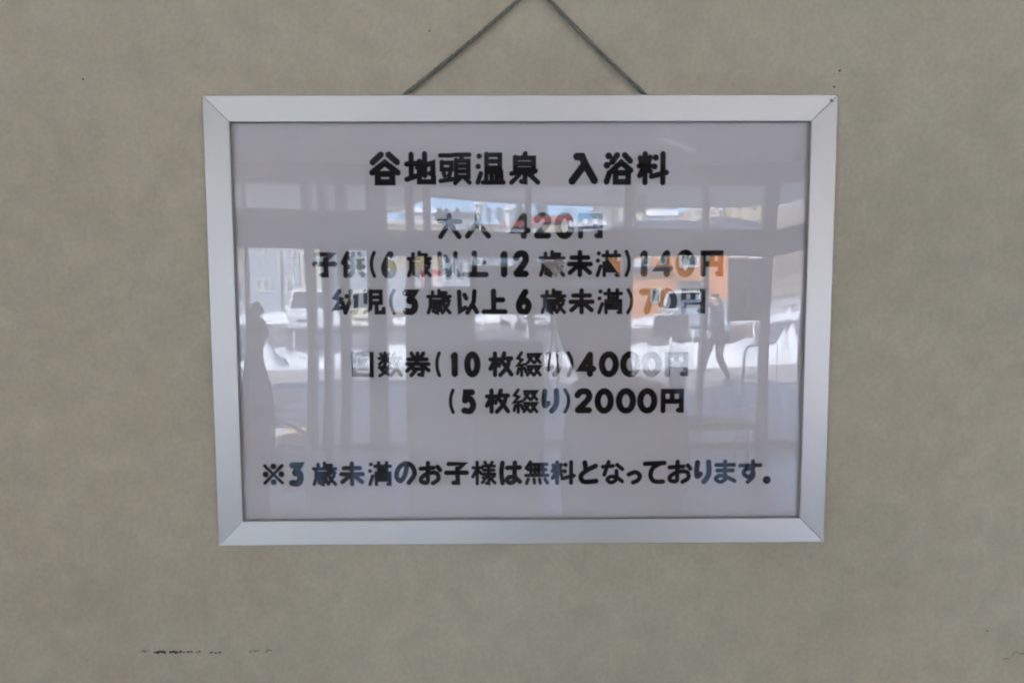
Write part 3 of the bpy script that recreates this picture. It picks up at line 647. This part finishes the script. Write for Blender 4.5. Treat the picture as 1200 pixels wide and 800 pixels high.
# ---------------------------------------------------------------- buildings across the road
m_wf = mat('window_frame_white', (.8, .8, .79), .4); m_wg = mat('house_glass', (.10, .13, .16), .08, spec=.8)
m_curt = mat('curtain_glass', (.20, .23, .24), .25)
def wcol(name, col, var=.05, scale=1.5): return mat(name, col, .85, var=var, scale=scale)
def house(name, label, px0, px1, pyt, D, depth, wallm, wins=(), roof=None, roofm=None, cat='house', rh=1.6, curtain=False, doors=()):
    A, B = at(px0, pyt, D), at(px1, pyt, D); zb = ZO - .065
    t = thing(name, label, cat, ((A.x + B.x) / 2, A.y, zb)); w2 = (B.x - A.x) / 2; h_ = A.z - zb
    obj('walls', bx((-w2, -depth, 0), (w2, 0, h_)), wallm, t)
    if roof == 'gable':
        b = bmesh.new(); prism(b, [(-w2 - .4, .45, h_ - .12), (-w2 - .4, -depth / 2, h_ + rh), (-w2 - .4, -depth - .45, h_ - .12), (-w2 - .4, -depth - .45, h_ + .05), (-w2 - .4, -depth / 2, h_ + rh + .2), (-w2 - .4, .45, h_ + .05)], (2 * w2 + .8, 0, 0)); obj('roof', b, roofm, t)
        for s in (-1, 1):
            b = bmesh.new(); prism(b, [(s * (w2 - .01), -.02, h_ - .01), (s * (w2 - .01), -depth / 2, h_ + rh - .06), (s * (w2 - .01), -depth + .02, h_ - .01)], (-s * .15, 0, 0)); obj('gable_wall', b, wallm, t)
    else:
        obj('roof', bx((-w2 - .15, -depth - .15, h_ + .001), (w2 + .15, .15, h_ + .25), .02), roofm or m_conc, t)
    for q in wins:
        a, c = at(q[0], q[1], D), at(q[2], q[3], D); x0, x1, z1, z0 = a.x - t.location.x, c.x - t.location.x, a.z - zb, c.z - zb
        f = bmesh.new(); e = min(.15, (x1 - x0) * .16)
        for r_ in (((x0, .001, z0), (x1, .07, z0 + e)), ((x0, .001, z1 - e), (x1, .07, z1)), ((x0, .001, z0 + e + .0005), (x0 + e, .07, z1 - e - .0005)), ((x1 - e, .001, z0 + e + .0005), (x1, .07, z1 - e - .0005))): box(f, *r_)
        if x1 - x0 > .9: box(f, ((x0 + x1) / 2 - .035, .001, z0 + e + .0005), ((x0 + x1) / 2 + .035, .06, z1 - e - .0005))
        wn = obj('window', f, m_wf, t)
        obj('pane', bx((x0 + e, .002, z0 + e), (x1 - e, .03, z1 - e)), m_curt if (len(q) > 4 and q[4]) else m_wg, wn)
    for q in doors:
        a, c = at(q[0], q[1], D), at(q[2], q[3], D); x0, x1 = a.x - t.location.x, c.x - t.location.x
        d = obj('door', bx((x0, .001, .02), (x1, .06, a.z - zb), .01), mat('door_brown', (.10, .07, .06), .5), t)
        obj('handle', bx((x1 - .15, .061, 1.0), (x1 - .1, .1, 1.2), .01), m_steel, d)
    return t
m_slate = mat('blue_roof', (.05, .065, .10), .55, var=.1, scale=2)
oh = house('brick_house', 'orange brick house with white framed bay windows and dark blue roof', 739, 851, 272, 40, 8, mat('orange_brick', (.66, .29, .11), .85, var=.10, scale=6, bump=.3, bscale=30),
           wins=[(752, 296, 760, 309), (771, 296, 779, 309), (794, 297, 817, 313), (763, 336, 774, 352), (792, 333, 824, 351, 1), (855, 284, 874, 300)][:5], roof='gable', roofm=m_slate, rh=.9, doors=[])
def ledge(px0, py0, px1, py1, D, par, m, out=.5, nm='ledge'):
    a, c = at(px0, py0, D), at(px1, py1, D); wl(nm, bx((a.x, a.y + .002, a.z), (c.x, a.y + out, c.z), .02), m, par)
ledge(740, 312, 783, 316, 40, oh, m_slate, .35, 'porch_roof'); ledge(740, 301, 751, 311, 40, oh, m_white, .25, 'panel')
ledge(790, 329, 826, 333, 40, oh, m_slate, .4, 'bay_roof')
house('brick_house', 'narrow orange house wing with white window next to the brick house', 853, 905, 268, 39, 8, mat('orange_render', (.66, .31, .13), .85, var=.08, scale=4),
      wins=[(855, 283, 875, 300), (879, 285, 894, 302, 1), (843 + 12, 322, 843 + 18, 352, 1)], roof='gable', roofm=m_slate, rh=.8)
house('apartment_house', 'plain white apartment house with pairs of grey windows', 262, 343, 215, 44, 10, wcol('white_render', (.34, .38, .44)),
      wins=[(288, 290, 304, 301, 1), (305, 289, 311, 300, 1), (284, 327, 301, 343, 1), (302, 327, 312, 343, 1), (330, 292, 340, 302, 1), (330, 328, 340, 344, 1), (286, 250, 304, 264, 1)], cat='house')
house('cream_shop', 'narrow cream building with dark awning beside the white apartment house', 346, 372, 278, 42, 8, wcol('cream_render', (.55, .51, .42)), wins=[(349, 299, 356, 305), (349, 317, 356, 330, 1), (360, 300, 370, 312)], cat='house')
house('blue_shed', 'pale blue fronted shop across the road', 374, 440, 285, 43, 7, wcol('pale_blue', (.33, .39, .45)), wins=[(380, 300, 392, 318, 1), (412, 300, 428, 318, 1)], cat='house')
house('yellow_shop', 'yellow walled shop across the road with a red front panel', 445, 514, 262, 42, 8, wcol('yellow_render', (.50, .42, .27)), wins=[(452, 292, 464, 304), (468, 318, 474, 326)], cat='house')
ys = bpy.data.objects['yellow_shop']; ledge(446, 316, 513, 364, 42, ys, wcol('kiosk_white', (.42, .47, .53)), .3, 'shutter')
red = mat('red_panel', (.55, .06, .07), .5)
P0 = at(503, 335, 39.5)
rb = thing('vending_machine', 'red vending machine before the yellow walled shop', 'vending machine', (P0.x, P0.y, ZO - .06))
obj('cabinet', bx((-.62, -.7, .05), (.62, 0, 3.0), .03), red, rb); obj('display', bx((-.5, .001, 1.6), (.5, .02, 2.7), .01), mat('display_pale', (.7, .6, .6), .2), rb)
obj('slot', bx((-.4, .001, .5), (.4, .02, .9), .01), mat('grille_black', (.04, .04, .04), .5), rb); obj('foot', bx((-.58, -.66, 0), (.58, -.04, .0495)), mat('grille_black', (.04, .04, .04), .5), rb)
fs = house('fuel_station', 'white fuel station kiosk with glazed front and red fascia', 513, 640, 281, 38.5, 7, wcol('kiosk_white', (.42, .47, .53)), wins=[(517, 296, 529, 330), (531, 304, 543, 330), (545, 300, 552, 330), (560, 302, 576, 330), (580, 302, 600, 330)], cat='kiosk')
ledge(529, 293, 545, 299, 38.5, fs, red, .3, 'fascia'); ledge(556, 284, 626, 295, 38.5, fs, m_white, .5, 'fascia')
# a red pennant banner on a pole
P0 = at(712, 330, 24)
bnr = thing('banner', 'red and cream feather banner on a thin pole by the road', 'banner', (P0.x, P0.y, ZO - .05))
obj('pole', tube(bmesh.new(), [(0, 0, 0), (0, 0, 3.0)], .02, 8), m_white, bnr, True)
b = bmesh.new(); N = 12; fr_ = []
for i in range(N + 1):
    z = 1.2 + 1.7 * i / N; fr_.append([b.verts.new((x, .05 * math.sin(i * .7 + x * 5), z)) for x in (-.55, -.28, -.02)])
for r0, r1 in zip(fr_, fr_[1:]):
    for k in range(2): b.faces.new((r0[k], r0[k + 1], r1[k + 1], r1[k]))
bmesh.ops.solidify(b, geom=b.faces[:], thickness=.006)
obj('cloth', b, red, bnr, True)

# ---------------------------------------------------------------- hill behind with houses and trees
m_hill = mat('winter_hill', (.24, .21, .17), .9, var=.35, scale=.05)
def hz_(x, y):
    d = -y; t = min(1, max(0, (d - 110) / 150)); s = t * t * (3 - 2 * t)
    return ZO - .3 + s * (27 + 6 * noise.noise(Vector((x * .012, d * .01, 4))) + .05 * x)
b = bmesh.new(); rows = []
for i in range(61):
    x = -300 + 10 * i; rows.append([b.verts.new((x, -80 - 10 * j, hz_(x, -80 - 10 * j))) for j in range(26)])
for r0, r1 in zip(rows, rows[1:]):
    for j in range(25): b.faces.new((r0[j], r1[j], r1[j + 1], r0[j + 1]))
tag(obj('hill', b, m_hill, None, True), kind='structure')
def hill_house(px, D, w_, h_, rh, wm, rm, label, nw=2):
    P = at(px, 300, D); z = hz_(P.x, P.y) - .8
    t = thing('hill_house', label, 'house', (P.x, P.y, z), group='houses up on the hill')
    obj('walls', bx((-w_ / 2, -7, 0), (w_ / 2, 0, h_)), wm, t)
    b = bmesh.new(); prism(b, [(-w_ / 2 - .4, .5, h_), (-w_ / 2 - .4, -3.5, h_ + rh), (-w_ / 2 - .4, -7.5, h_), (-w_ / 2 - .4, -3.5, h_ + rh * .8)], (w_ + .8, 0, 0)); obj('roof', b, rm, t)
    for k in range(nw):
        for f in range(max(1, int(h_ / 3))):
            x = -w_ / 2 + w_ * (k + .5) / nw; z0 = 1.3 + 2.8 * f
            wn = obj('window', bx((x - .7, .001, z0), (x + .7, .06, z0 + 1.3), .01), m_wf, t); obj('pane', bx((x - .6, .0605, z0 + .1), (x + .6, .07, z0 + 1.2)), m_wg, wn)
rm1 = mat('roof_red', (.35, .12, .11), .7); rm2 = mat('roof_snow', (.8, .82, .86), .8); rm3 = mat('roof_dark', (.09, .10, .13), .6)
HH = [(612, 135, 10, 5, 2.2, 'kiosk_white', rm1, 'white hillside house with red roof by the mullion'), (650, 140, 11, 5.5, 2.4, 'cream_render', rm1, 'cream hillside house with red roof'),
      (690, 130, 9, 6, 2, 'white_render', rm2, 'pale hillside house under a snow covered roof'), (752, 150, 13, 9, 1.5, 'cream_render', rm2, 'tall cream hillside block under a snow covered roof'),
      (800, 120, 12, 6, 2, 'yellow_render', rm3, 'yellow hillside house with dark roof'), (850, 125, 10, 6, 2, 'white_render', rm3, 'white hillside house with dark roof'),
      (875, 150, 9, 9, 2, 'yellow_render', rm2, 'yellow hillside house under snow'), (715, 160, 9, 6, 2, 'kiosk_white', rm3, 'grey hillside house with dark roof'), (775, 135, 9, 7, 2, 'pale_blue', rm2, 'pale blue hillside house under snow'), (825, 150, 9, 7, 2, 'cream_render', rm1, 'tall cream hillside house with red roof'), (540, 150, 9, 5, 2, 'white_render', rm3, 'lone white hillside house below the lanterns'), (490, 140, 9, 8, 2, 'white_render', rm2, 'pale hillside house above the yellow shop')]
for px, D, w_, h_, rh, wm, rm, lb in HH: hill_house(px, D + 65, w_, h_, rh, MATS[wm], rm, lb, 3 if w_ > 10 else 2)
m_bark = mat('bark', (.10, .08, .06), .9, var=.2); m_ever = mat('evergreen', (.045, .07, .04), .8, var=.3, scale=1); m_twig = mat('bare_twigs', (.17, .13, .10), .9, var=.2, scale=1)
def tree(px, D, h_, r_, ever, label):
    P = at(px, 300, D); z = hz_(P.x, P.y) - .3
    t = thing('pine_tree' if ever else 'bare_tree', label, 'tree', (P.x, P.y, z), random.random() * 6, group='trees on the hill')
    b = bmesh.new(); tube(b, [(0, 0, 0), (.1, 0, h_ * .5), (0, .1, h_ * .95)], [h_ * .03, h_ * .02, .03], 7)
    for k in range(9):
        a = k * 2.4; z0 = h_ * (.35 + .06 * k); l = r_ * (1 - k * .08)
        tube(b, [(0, 0, z0), (math.cos(a) * l * .5, math.sin(a) * l * .5, z0 + l * .35), (math.cos(a) * l, math.sin(a) * l, z0 + l * .5)], [.09, .06, .02], 5)
    obj('trunk', b, m_bark, t, True)
    b = bmesh.new(); rnd = random.Random(px)
    for k in range(420 if ever else 380):
        cz = rnd.random(); cl = rnd.randrange(9); ca = cl * 2.4
        rad = r_ * (1.05 - cz * .8) if ever else r_ * math.sqrt(max(.05, 1 - (2 * cz - 1) ** 2))
        a = rnd.uniform(0, 6.28); rr_ = rad * math.sqrt(rnd.random()) * (.75 + .35 * math.sin(3 * a + cz * 9))
        c = Vector((math.cos(a) * rr_, math.sin(a) * rr_, h_ * (.28 + .74 * cz)))
        s = (.55 if ever else .5) * rnd.uniform(.5, 1.2); n_ = Vector((rnd.gauss(0, 1), rnd.gauss(0, 1), rnd.gauss(0, 1))).normalized(); u = n_.orthogonal().normalized(); v = n_.cross(u)
        q = .5 if ever else .12
        b.faces.new([b.verts.new(c + u * s * i + v * s * q * j) for i, j in ((-1, -.4), (0, -1), (1, .3), (-.1, 1))])
    obj('crown', b, m_ever if ever else m_twig, t)
used = set()
for px, D, h_, r_, ev in ((514, 150, 9, 3, 1), (522, 160, 8, 3, 1), (536, 150, 9, 3.2, 1), (550, 145, 8, 4, 0), (575, 150, 9, 4, 0), (588, 160, 8, 4, 0), (612, 150, 11, 4, 1), (637, 150, 13, 4.5, 1),
                           (668, 150, 9, 4, 0), (697, 160, 10, 4.5, 0), (716, 150, 9, 4, 0), (775, 165, 9, 4, 0), (786, 160, 9, 4.5, 0), (830, 150, 9, 4.5, 0), (848, 160, 9, 4, 0), (866, 170, 9, 4, 0), (470, 140, 9, 4, 0)):
    where = min(HH, key=lambda q: abs(q[0] - px))[7]; lb = ('dark evergreen tree by the ' if ev else 'bare brown tree by the ') + where
    for adj, kr in (('', 1), ('slim ', .65), ('broad ', 1.35)):
        if adj + lb not in used: break
    used.add(adj + lb); tree(px, D + 75, h_ * .7, r_ * kr * .8, ev, adj + lb)

# ================================================================== people
def person(name, label, J, E_, mats, zones, root, hands=(), hair=None, group=None, origin=None):
    """J: joint -> (x, y, z, rx, ry); grown with a Skin modifier into one continuous body"""
    J = dict(J); E_ = list(E_)
    for hn, wrist, palm, fwd, side, curl in hands:           # palm + five unequal fingers that bend
        pw, pp = Vector(J[wrist][:3]), Vector(palm); f = Vector(fwd).normalized(); s = Vector(side).normalized(); dn = Vector(curl).normalized()
        J[hn + 'p0'] = (*(pw.lerp(pp, .5)), .026, .018); J[hn + 'p1'] = (*pp, .036, .016); E_ += [(wrist, hn + 'p0'), (hn + 'p0', hn + 'p1')]
        for k, (off, ln_) in enumerate(((-.030, .066), (-.010, .076), (.010, .071), (.029, .056))):
            a = pp + s * off + f * .034; b_ = a + f * ln_ * .45 + dn * ln_ * .22; c = b_ + f * ln_ * .14 + dn * ln_ * .42
            for q, (p, r) in enumerate(((a, .0095), (b_, .0085), (c, .0075))): J[f'{hn}f{k}{q}'] = (*p, r, r)
            E_ += [(hn + 'p1', f'{hn}f{k}0'), (f'{hn}f{k}0', f'{hn}f{k}1'), (f'{hn}f{k}1', f'{hn}f{k}2')]
        a = pw.lerp(pp, .55) - s * .036; b_ = a - s * .016 + f * .03 + dn * .012; c = b_ + f * .028 + dn * .014
        for q, (p, r) in enumerate(((a, .012), (b_, .0105), (c, .0085))): J[f'{hn}t{q}'] = (*p, r, r)
        E_ += [(hn + 'p0', f'{hn}t0'), (f'{hn}t0', f'{hn}t1'), (f'{hn}t1', f'{hn}t2')]
    ks = list(J); ix = {k: i for i, k in enumerate(ks)}
    o0 = Vector(origin)
    me = bpy.data.meshes.new('skel'); me.from_pydata([Vector(J[k][:3]) - o0 for k in ks], [(ix[a], ix[b_]) for a, b_ in E_], [])
    tmp = bpy.data.objects.new('skel', me); C.objects.link(tmp)
    sk = tmp.modifiers.new('s', 'SKIN'); sk.use_smooth_shade = True
    for k in ks:
        v = me.skin_vertices[0].data[ix[k]]; v.radius = J[k][3:5]; v.use_root = (k == root)
    sub = tmp.modifiers.new('d', 'SUBSURF'); sub.levels = sub.render_levels = 2
    dg = bpy.context.evaluated_depsgraph_get(); out = bpy.data.meshes.new_from_object(tmp.evaluated_get(dg))
    bpy.data.objects.remove(tmp)
    out.materials.clear()
    for m_ in mats: out.materials.append(m_)
    for p in out.polygons: p.material_index = zones(p.center + o0); p.use_smooth = True
    t = thing(name, label, 'person', origin, group=group)
    bo = link('body', out, None, t)
    if hair:
        c, r, rad, lock = Vector(hair[0]) - o0, hair[1], hair[2], hair[3]
        b = bmesh.new(); bmesh.ops.create_uvsphere(b, u_segments=28, v_segments=18, radius=1)
        f = Vector(hair[1]).normalized()
        kill = [v for v in b.verts if (v.co.dot(f) > .30 and v.co.z < .38) or v.co.z < lock]
        bmesh.ops.delete(b, geom=kill, context='VERTS')
        for v in b.verts:
            v.co = c + Vector((v.co.x * rad[0], v.co.y * rad[1], v.co.z * rad[2])) * (1 + .05 * noise.noise(v.co * 5))
        bmesh.ops.solidify(b, geom=b.faces[:], thickness=.006)
        obj('hair', b, mat('dark_hair', (.018, .015, .013), .6, bump=.4, bscale=90), t, True)
        sd_ = f.cross(Vector((0, 0, 1)))
        def blob(nm, rr, sc3, vec, m_):
            b = bmesh.new(); bmesh.ops.create_uvsphere(b, u_segments=12, v_segments=8, radius=rr)
            for v in b.verts:
                p = v.co.copy(); v.co = sd_ * p.x * sc3[0] + f * p.y * sc3[1] + Vector((0, 0, p.z * sc3[2])) + vec
            obj(nm, b, m_, t, True)
        for e in (-1, 1):
            blob('eye', .008, (1.3, .6, .6), c + f * rad[1] * .95 + sd_ * e * .030 + Vector((0, 0, -.004)), mat('eye_dark', (.05, .04, .035), .15))
            blob('eyebrow', .010, (1.5, .4, .25), c + f * rad[1] * .96 + sd_ * e * .030 + Vector((0, 0, .016)), MATS['dark_hair'])
            blob('ear', .020, (.45, .7, 1.3), c + sd_ * e * rad[0] * .96 + Vector((0, 0, -.02)), MATS['skin'])
        blob('mouth', .012, (1.7, .5, .35), c + f * rad[1] * .93 + Vector((0, 0, -.068)), mat('lips', (.32, .15, .13), .5))
    return t
m_skin = mat('skin', (.48, .31, .23), .55, var=.05, scale=30); m_coat = mat('dark_coat', (.035, .036, .042), .85, var=.15, scale=8, bump=.3, bscale=30)
m_trs = mat('dark_trousers', (.045, .05, .065), .85, var=.1, scale=8); m_shoe = mat('black_shoes', (.02, .02, .02), .5)
EB = [('pel', 'spi'), ('spi', 'che'), ('che', 'nek'), ('nek', 'hd0'), ('hd0', 'hd1'), ('hd0', 'nos'), ('che', 'shL'), ('shL', 'elL'), ('elL', 'wrL'), ('che', 'shR'), ('shR', 'elR'), ('elR', 'wrR'),
      ('pel', 'hpL'), ('hpL', 'knL'), ('knL', 'anL'), ('anL', 'toL'), ('pel', 'hpR'), ('hpR', 'knR'), ('knR', 'anR'), ('anR', 'toR')]
def zone(neck, hands, hip, foot):
    def z(c):
        if c.z > neck: return 2
        for h in hands:
            if (c - Vector(h)).length < .105: return 2
        if c.z < foot: return 3
        return 0 if c.z > hip else 1
    return z
# the photographer, compact camera held out in the right hand
X0, Y0 = .27, -1.10
PJ = {'pel': (X0, Y0 - .02, .90, .125, .12), 'spi': (X0, Y0 - .02, 1.10, .12, .115), 'che': (X0 - .01, Y0, 1.235, .115, .115), 'nek': (X0 - .06, Y0 + .04, 1.40, .055, .055),
      'hd0': (X0 - .095, Y0 + .09, 1.475, .072, .085), 'hd1': (X0 - .10, Y0 + .085, 1.565, .066, .078), 'nos': (X0 - .10, Y0 + .185, 1.49, .014, .014),
      'shL': (X0 - .085, Y0 - .11, 1.28, .058, .058), 'elL': (X0 - .10, Y0 - .17, 1.06, .05, .05), 'wrL': (X0 - .10, Y0 - .04, .86, .034, .03),
      'shR': (X0 + .075, Y0 + .08, 1.265, .066, .066), 'elR': (X0 + .04, Y0 + .24, 1.13, .052, .052), 'wrR': (.112, -.655, 1.455, .034, .03),
      'hpL': (X0 - .09, Y0 - .02, .84, .10, .10), 'knL': (X0 - .10, Y0, .46, .065, .065), 'anL': (X0 - .10, Y0 - .03, .09, .045, .045), 'toL': (X0 - .12, Y0 + .12, .045, .04, .035),
      'hpR': (X0 + .09, Y0 - .02, .84, .10, .10), 'knR': (X0 + .10, Y0 + .02, .46, .065, .065), 'anR': (X0 + .10, Y0 - .02, .09, .045, .045), 'toR': (X0 + .13, Y0 + .13, .045, .04, .035)}
palmR = (.078, -.585, 1.525)
person('person', 'person in a dark coat holding out a compact camera before the notice', PJ, EB, [m_coat, m_trs, m_skin, m_shoe],
       zone(1.415, [palmR, (X0 - .09, Y0 - .01, .79)], .88, .085), 'pel',
       hands=(('R', 'wrR', palmR, (-.25, .35, .8), (.1, .9, -.35), (-.95, .1, -.1)), ('L', 'wrL', (X0 - .09, Y0 - .01, .79), (.05, .2, -1), (.2, 1, .2), (.9, 0, -.2))),
       hair=((X0 - .098, Y0 + .085, 1.525), (0, 1, 0), (.076, .090, .114), -.45), origin=(X0, Y0, 0))
# the compact camera: its lens is where the picture was taken from
cmx, cmz = -.0112, 1.553
kc = thing('compact_camera', 'dark compact camera held up in front of the notice', 'camera', (cmx, -.545, cmz - .04))
m_cb = mat('camera_black', (.02, .02, .022), .4)
obj('body', bx((-.056, -.016, 0), (.056, .014, .074), .006), m_cb, kc)
b = bmesh.new(); tube(b, [(0, .0142, .037), (0, .022, .037), (0, .0225, .037), (0, .0285, .037)], [.024, .024, .0205, .0205], 28); obj('lens_barrel', b, mat('lens_grey', (.10, .10, .105), .35, metal=.6), kc)
obj('shutter_button', tube(bmesh.new(), [(.036, -.001, .0742), (.036, -.001, .079)], .006, 14), m_steel, kc)
obj('flash', bx((-.045, .0142, .052), (-.027, .0162, .064), .001), mat('lamp_lens', (.8, .82, .84), .12), kc)
obj('grip', bx((.043, .0142, .01), (.0545, .0195, .06), .0025), m_cb, kc)
obj('wrist_strap', tube(bmesh.new(), [(.056, 0, .062), (.066, .002, .03), (.070, .0, -.03), (.060, -.004, -.10), (.068, -.008, -.15), (.078, -.006, -.10), (.074, 0, -.02), (.064, .002, .03)], .0018, 6), mat('strap_white', (.6, .6, .6), .7), kc, True)

# a short person in dark clothes looking out towards the street, by the left edge
q0 = at(283, 400, 3.0); A0, B0 = q0.x, q0.y; k_ = .90
def sc_(d, x, y, k, z0, ang):
    c, s = math.cos(ang), math.sin(ang)
    return {n: (x + (v[0] * c - v[1] * s) * k, y + (v[0] * s + v[1] * c) * k, z0 + v[2] * k, v[3] * k, v[4] * k) for n, v in d.items()}
STD = {'pel': (0, 0, .93, .15, .11), 'spi': (0, -.01, 1.13, .145, .11), 'che': (0, 0, 1.31, .155, .115), 'nek': (0, .03, 1.45, .052, .052), 'hd0': (0, .05, 1.52, .072, .085), 'hd1': (0, .045, 1.62, .068, .08),
       'nos': (0, .148, 1.54, .015, .015), 'shL': (-.17, 0, 1.37, .066, .066), 'elL': (-.22, .0, 1.10, .05, .05), 'wrL': (-.2, .12, .9, .033, .03), 'shR': (.17, 0, 1.37, .066, .066), 'elR': (.22, -.02, 1.10, .05, .05), 'wrR': (.2, .1, .9, .033, .03),
       'hpL': (-.09, 0, .87, .10, .10), 'knL': (-.10, .02, .48, .066, .066), 'anL': (-.10, -.02, .09, .045, .045), 'toL': (-.12, .13, .045, .04, .035), 'hpR': (.09, 0, .87, .10, .10), 'knR': (.10, .02, .48, .066, .066), 'anR': (.10, -.02, .09, .045, .045), 'toR': (.12, .13, .045, .04, .035)}
def rot(v, ang): c, s = math.cos(ang), math.sin(ang); return (v[0] * c - v[1] * s, v[0] * s + v[1] * c, v[2])
def standing(label, P, k, ang, mats, pose=STD, z0=0.0):
    J = sc_(pose, P.x, P.y, k, z0, ang); hands = []; hc = []
    for e, n in ((-1, 'L'), (1, 'R')):
        w_ = Vector(J['wr' + n][:3]); p = w_ + Vector(rot((0, .03 * k, -.075 * k), ang)); hc.append(p)
        hands.append((n, 'wr' + n, p, rot((0, .25, -1), ang), rot((0, -1, 0), ang), rot((-e, .2, -.1), ang)))
    hd = Vector(J['hd0'][:3]).lerp(Vector(J['hd1'][:3]), .5)
    return person('person', label, J, EB, mats, zone(z0 + 1.462 * k, hc, z0 + .90 * k, z0 + .085), 'pel', hands, (hd, rot((0, 1, 0), ang), (.076 * k, .090 * k, .116 * k), -.45), None, (P.x, P.y, z0))
WIDE = dict(STD); WIDE.update({'pel': (0, 0, .93, .20, .18), 'spi': (0, -.01, 1.13, .20, .19), 'che': (0, -.03, 1.29, .19, .17)})
standing('short person in dark clothes standing inside beside the tube chair', Vector((A0 - .02, B0, 0)), .89, R(235), [mat('charcoal_jacket', (.04, .04, .045), .85, var=.1), m_trs, m_skin, m_shoe], WIDE)
WALK = dict(STD); WALK.update({'knL': (-.09, .14, .49, .066, .066), 'anL': (-.09, .22, .09, .045, .045), 'toL': (-.10, .37, .06, .04, .035), 'hpL': (-.09, .03, .87, .10, .10), 'hpR': (.09, -.03, .87, .10, .10), 'knR': (.10, -.04, .47, .066, .066), 'anR': (.10, -.26, .12, .045, .045), 'toR': (.11, -.14, .045, .04, .035),
      'elL': (-.23, -.12, 1.12, .05, .05), 'wrL': (-.2, -.08, .9, .033, .03), 'elR': (.23, .06, 1.12, .05, .05), 'wrR': (.2, .22, .95, .033, .03)})
standing('pedestrian in a blue grey jacket walking over the entrance paving', ground(838, 449), 1.03, R(78), [mat('blue_grey_jacket', (.04, .05, .075), .8, var=.1), m_trs, m_skin, m_shoe], WALK, ZO)
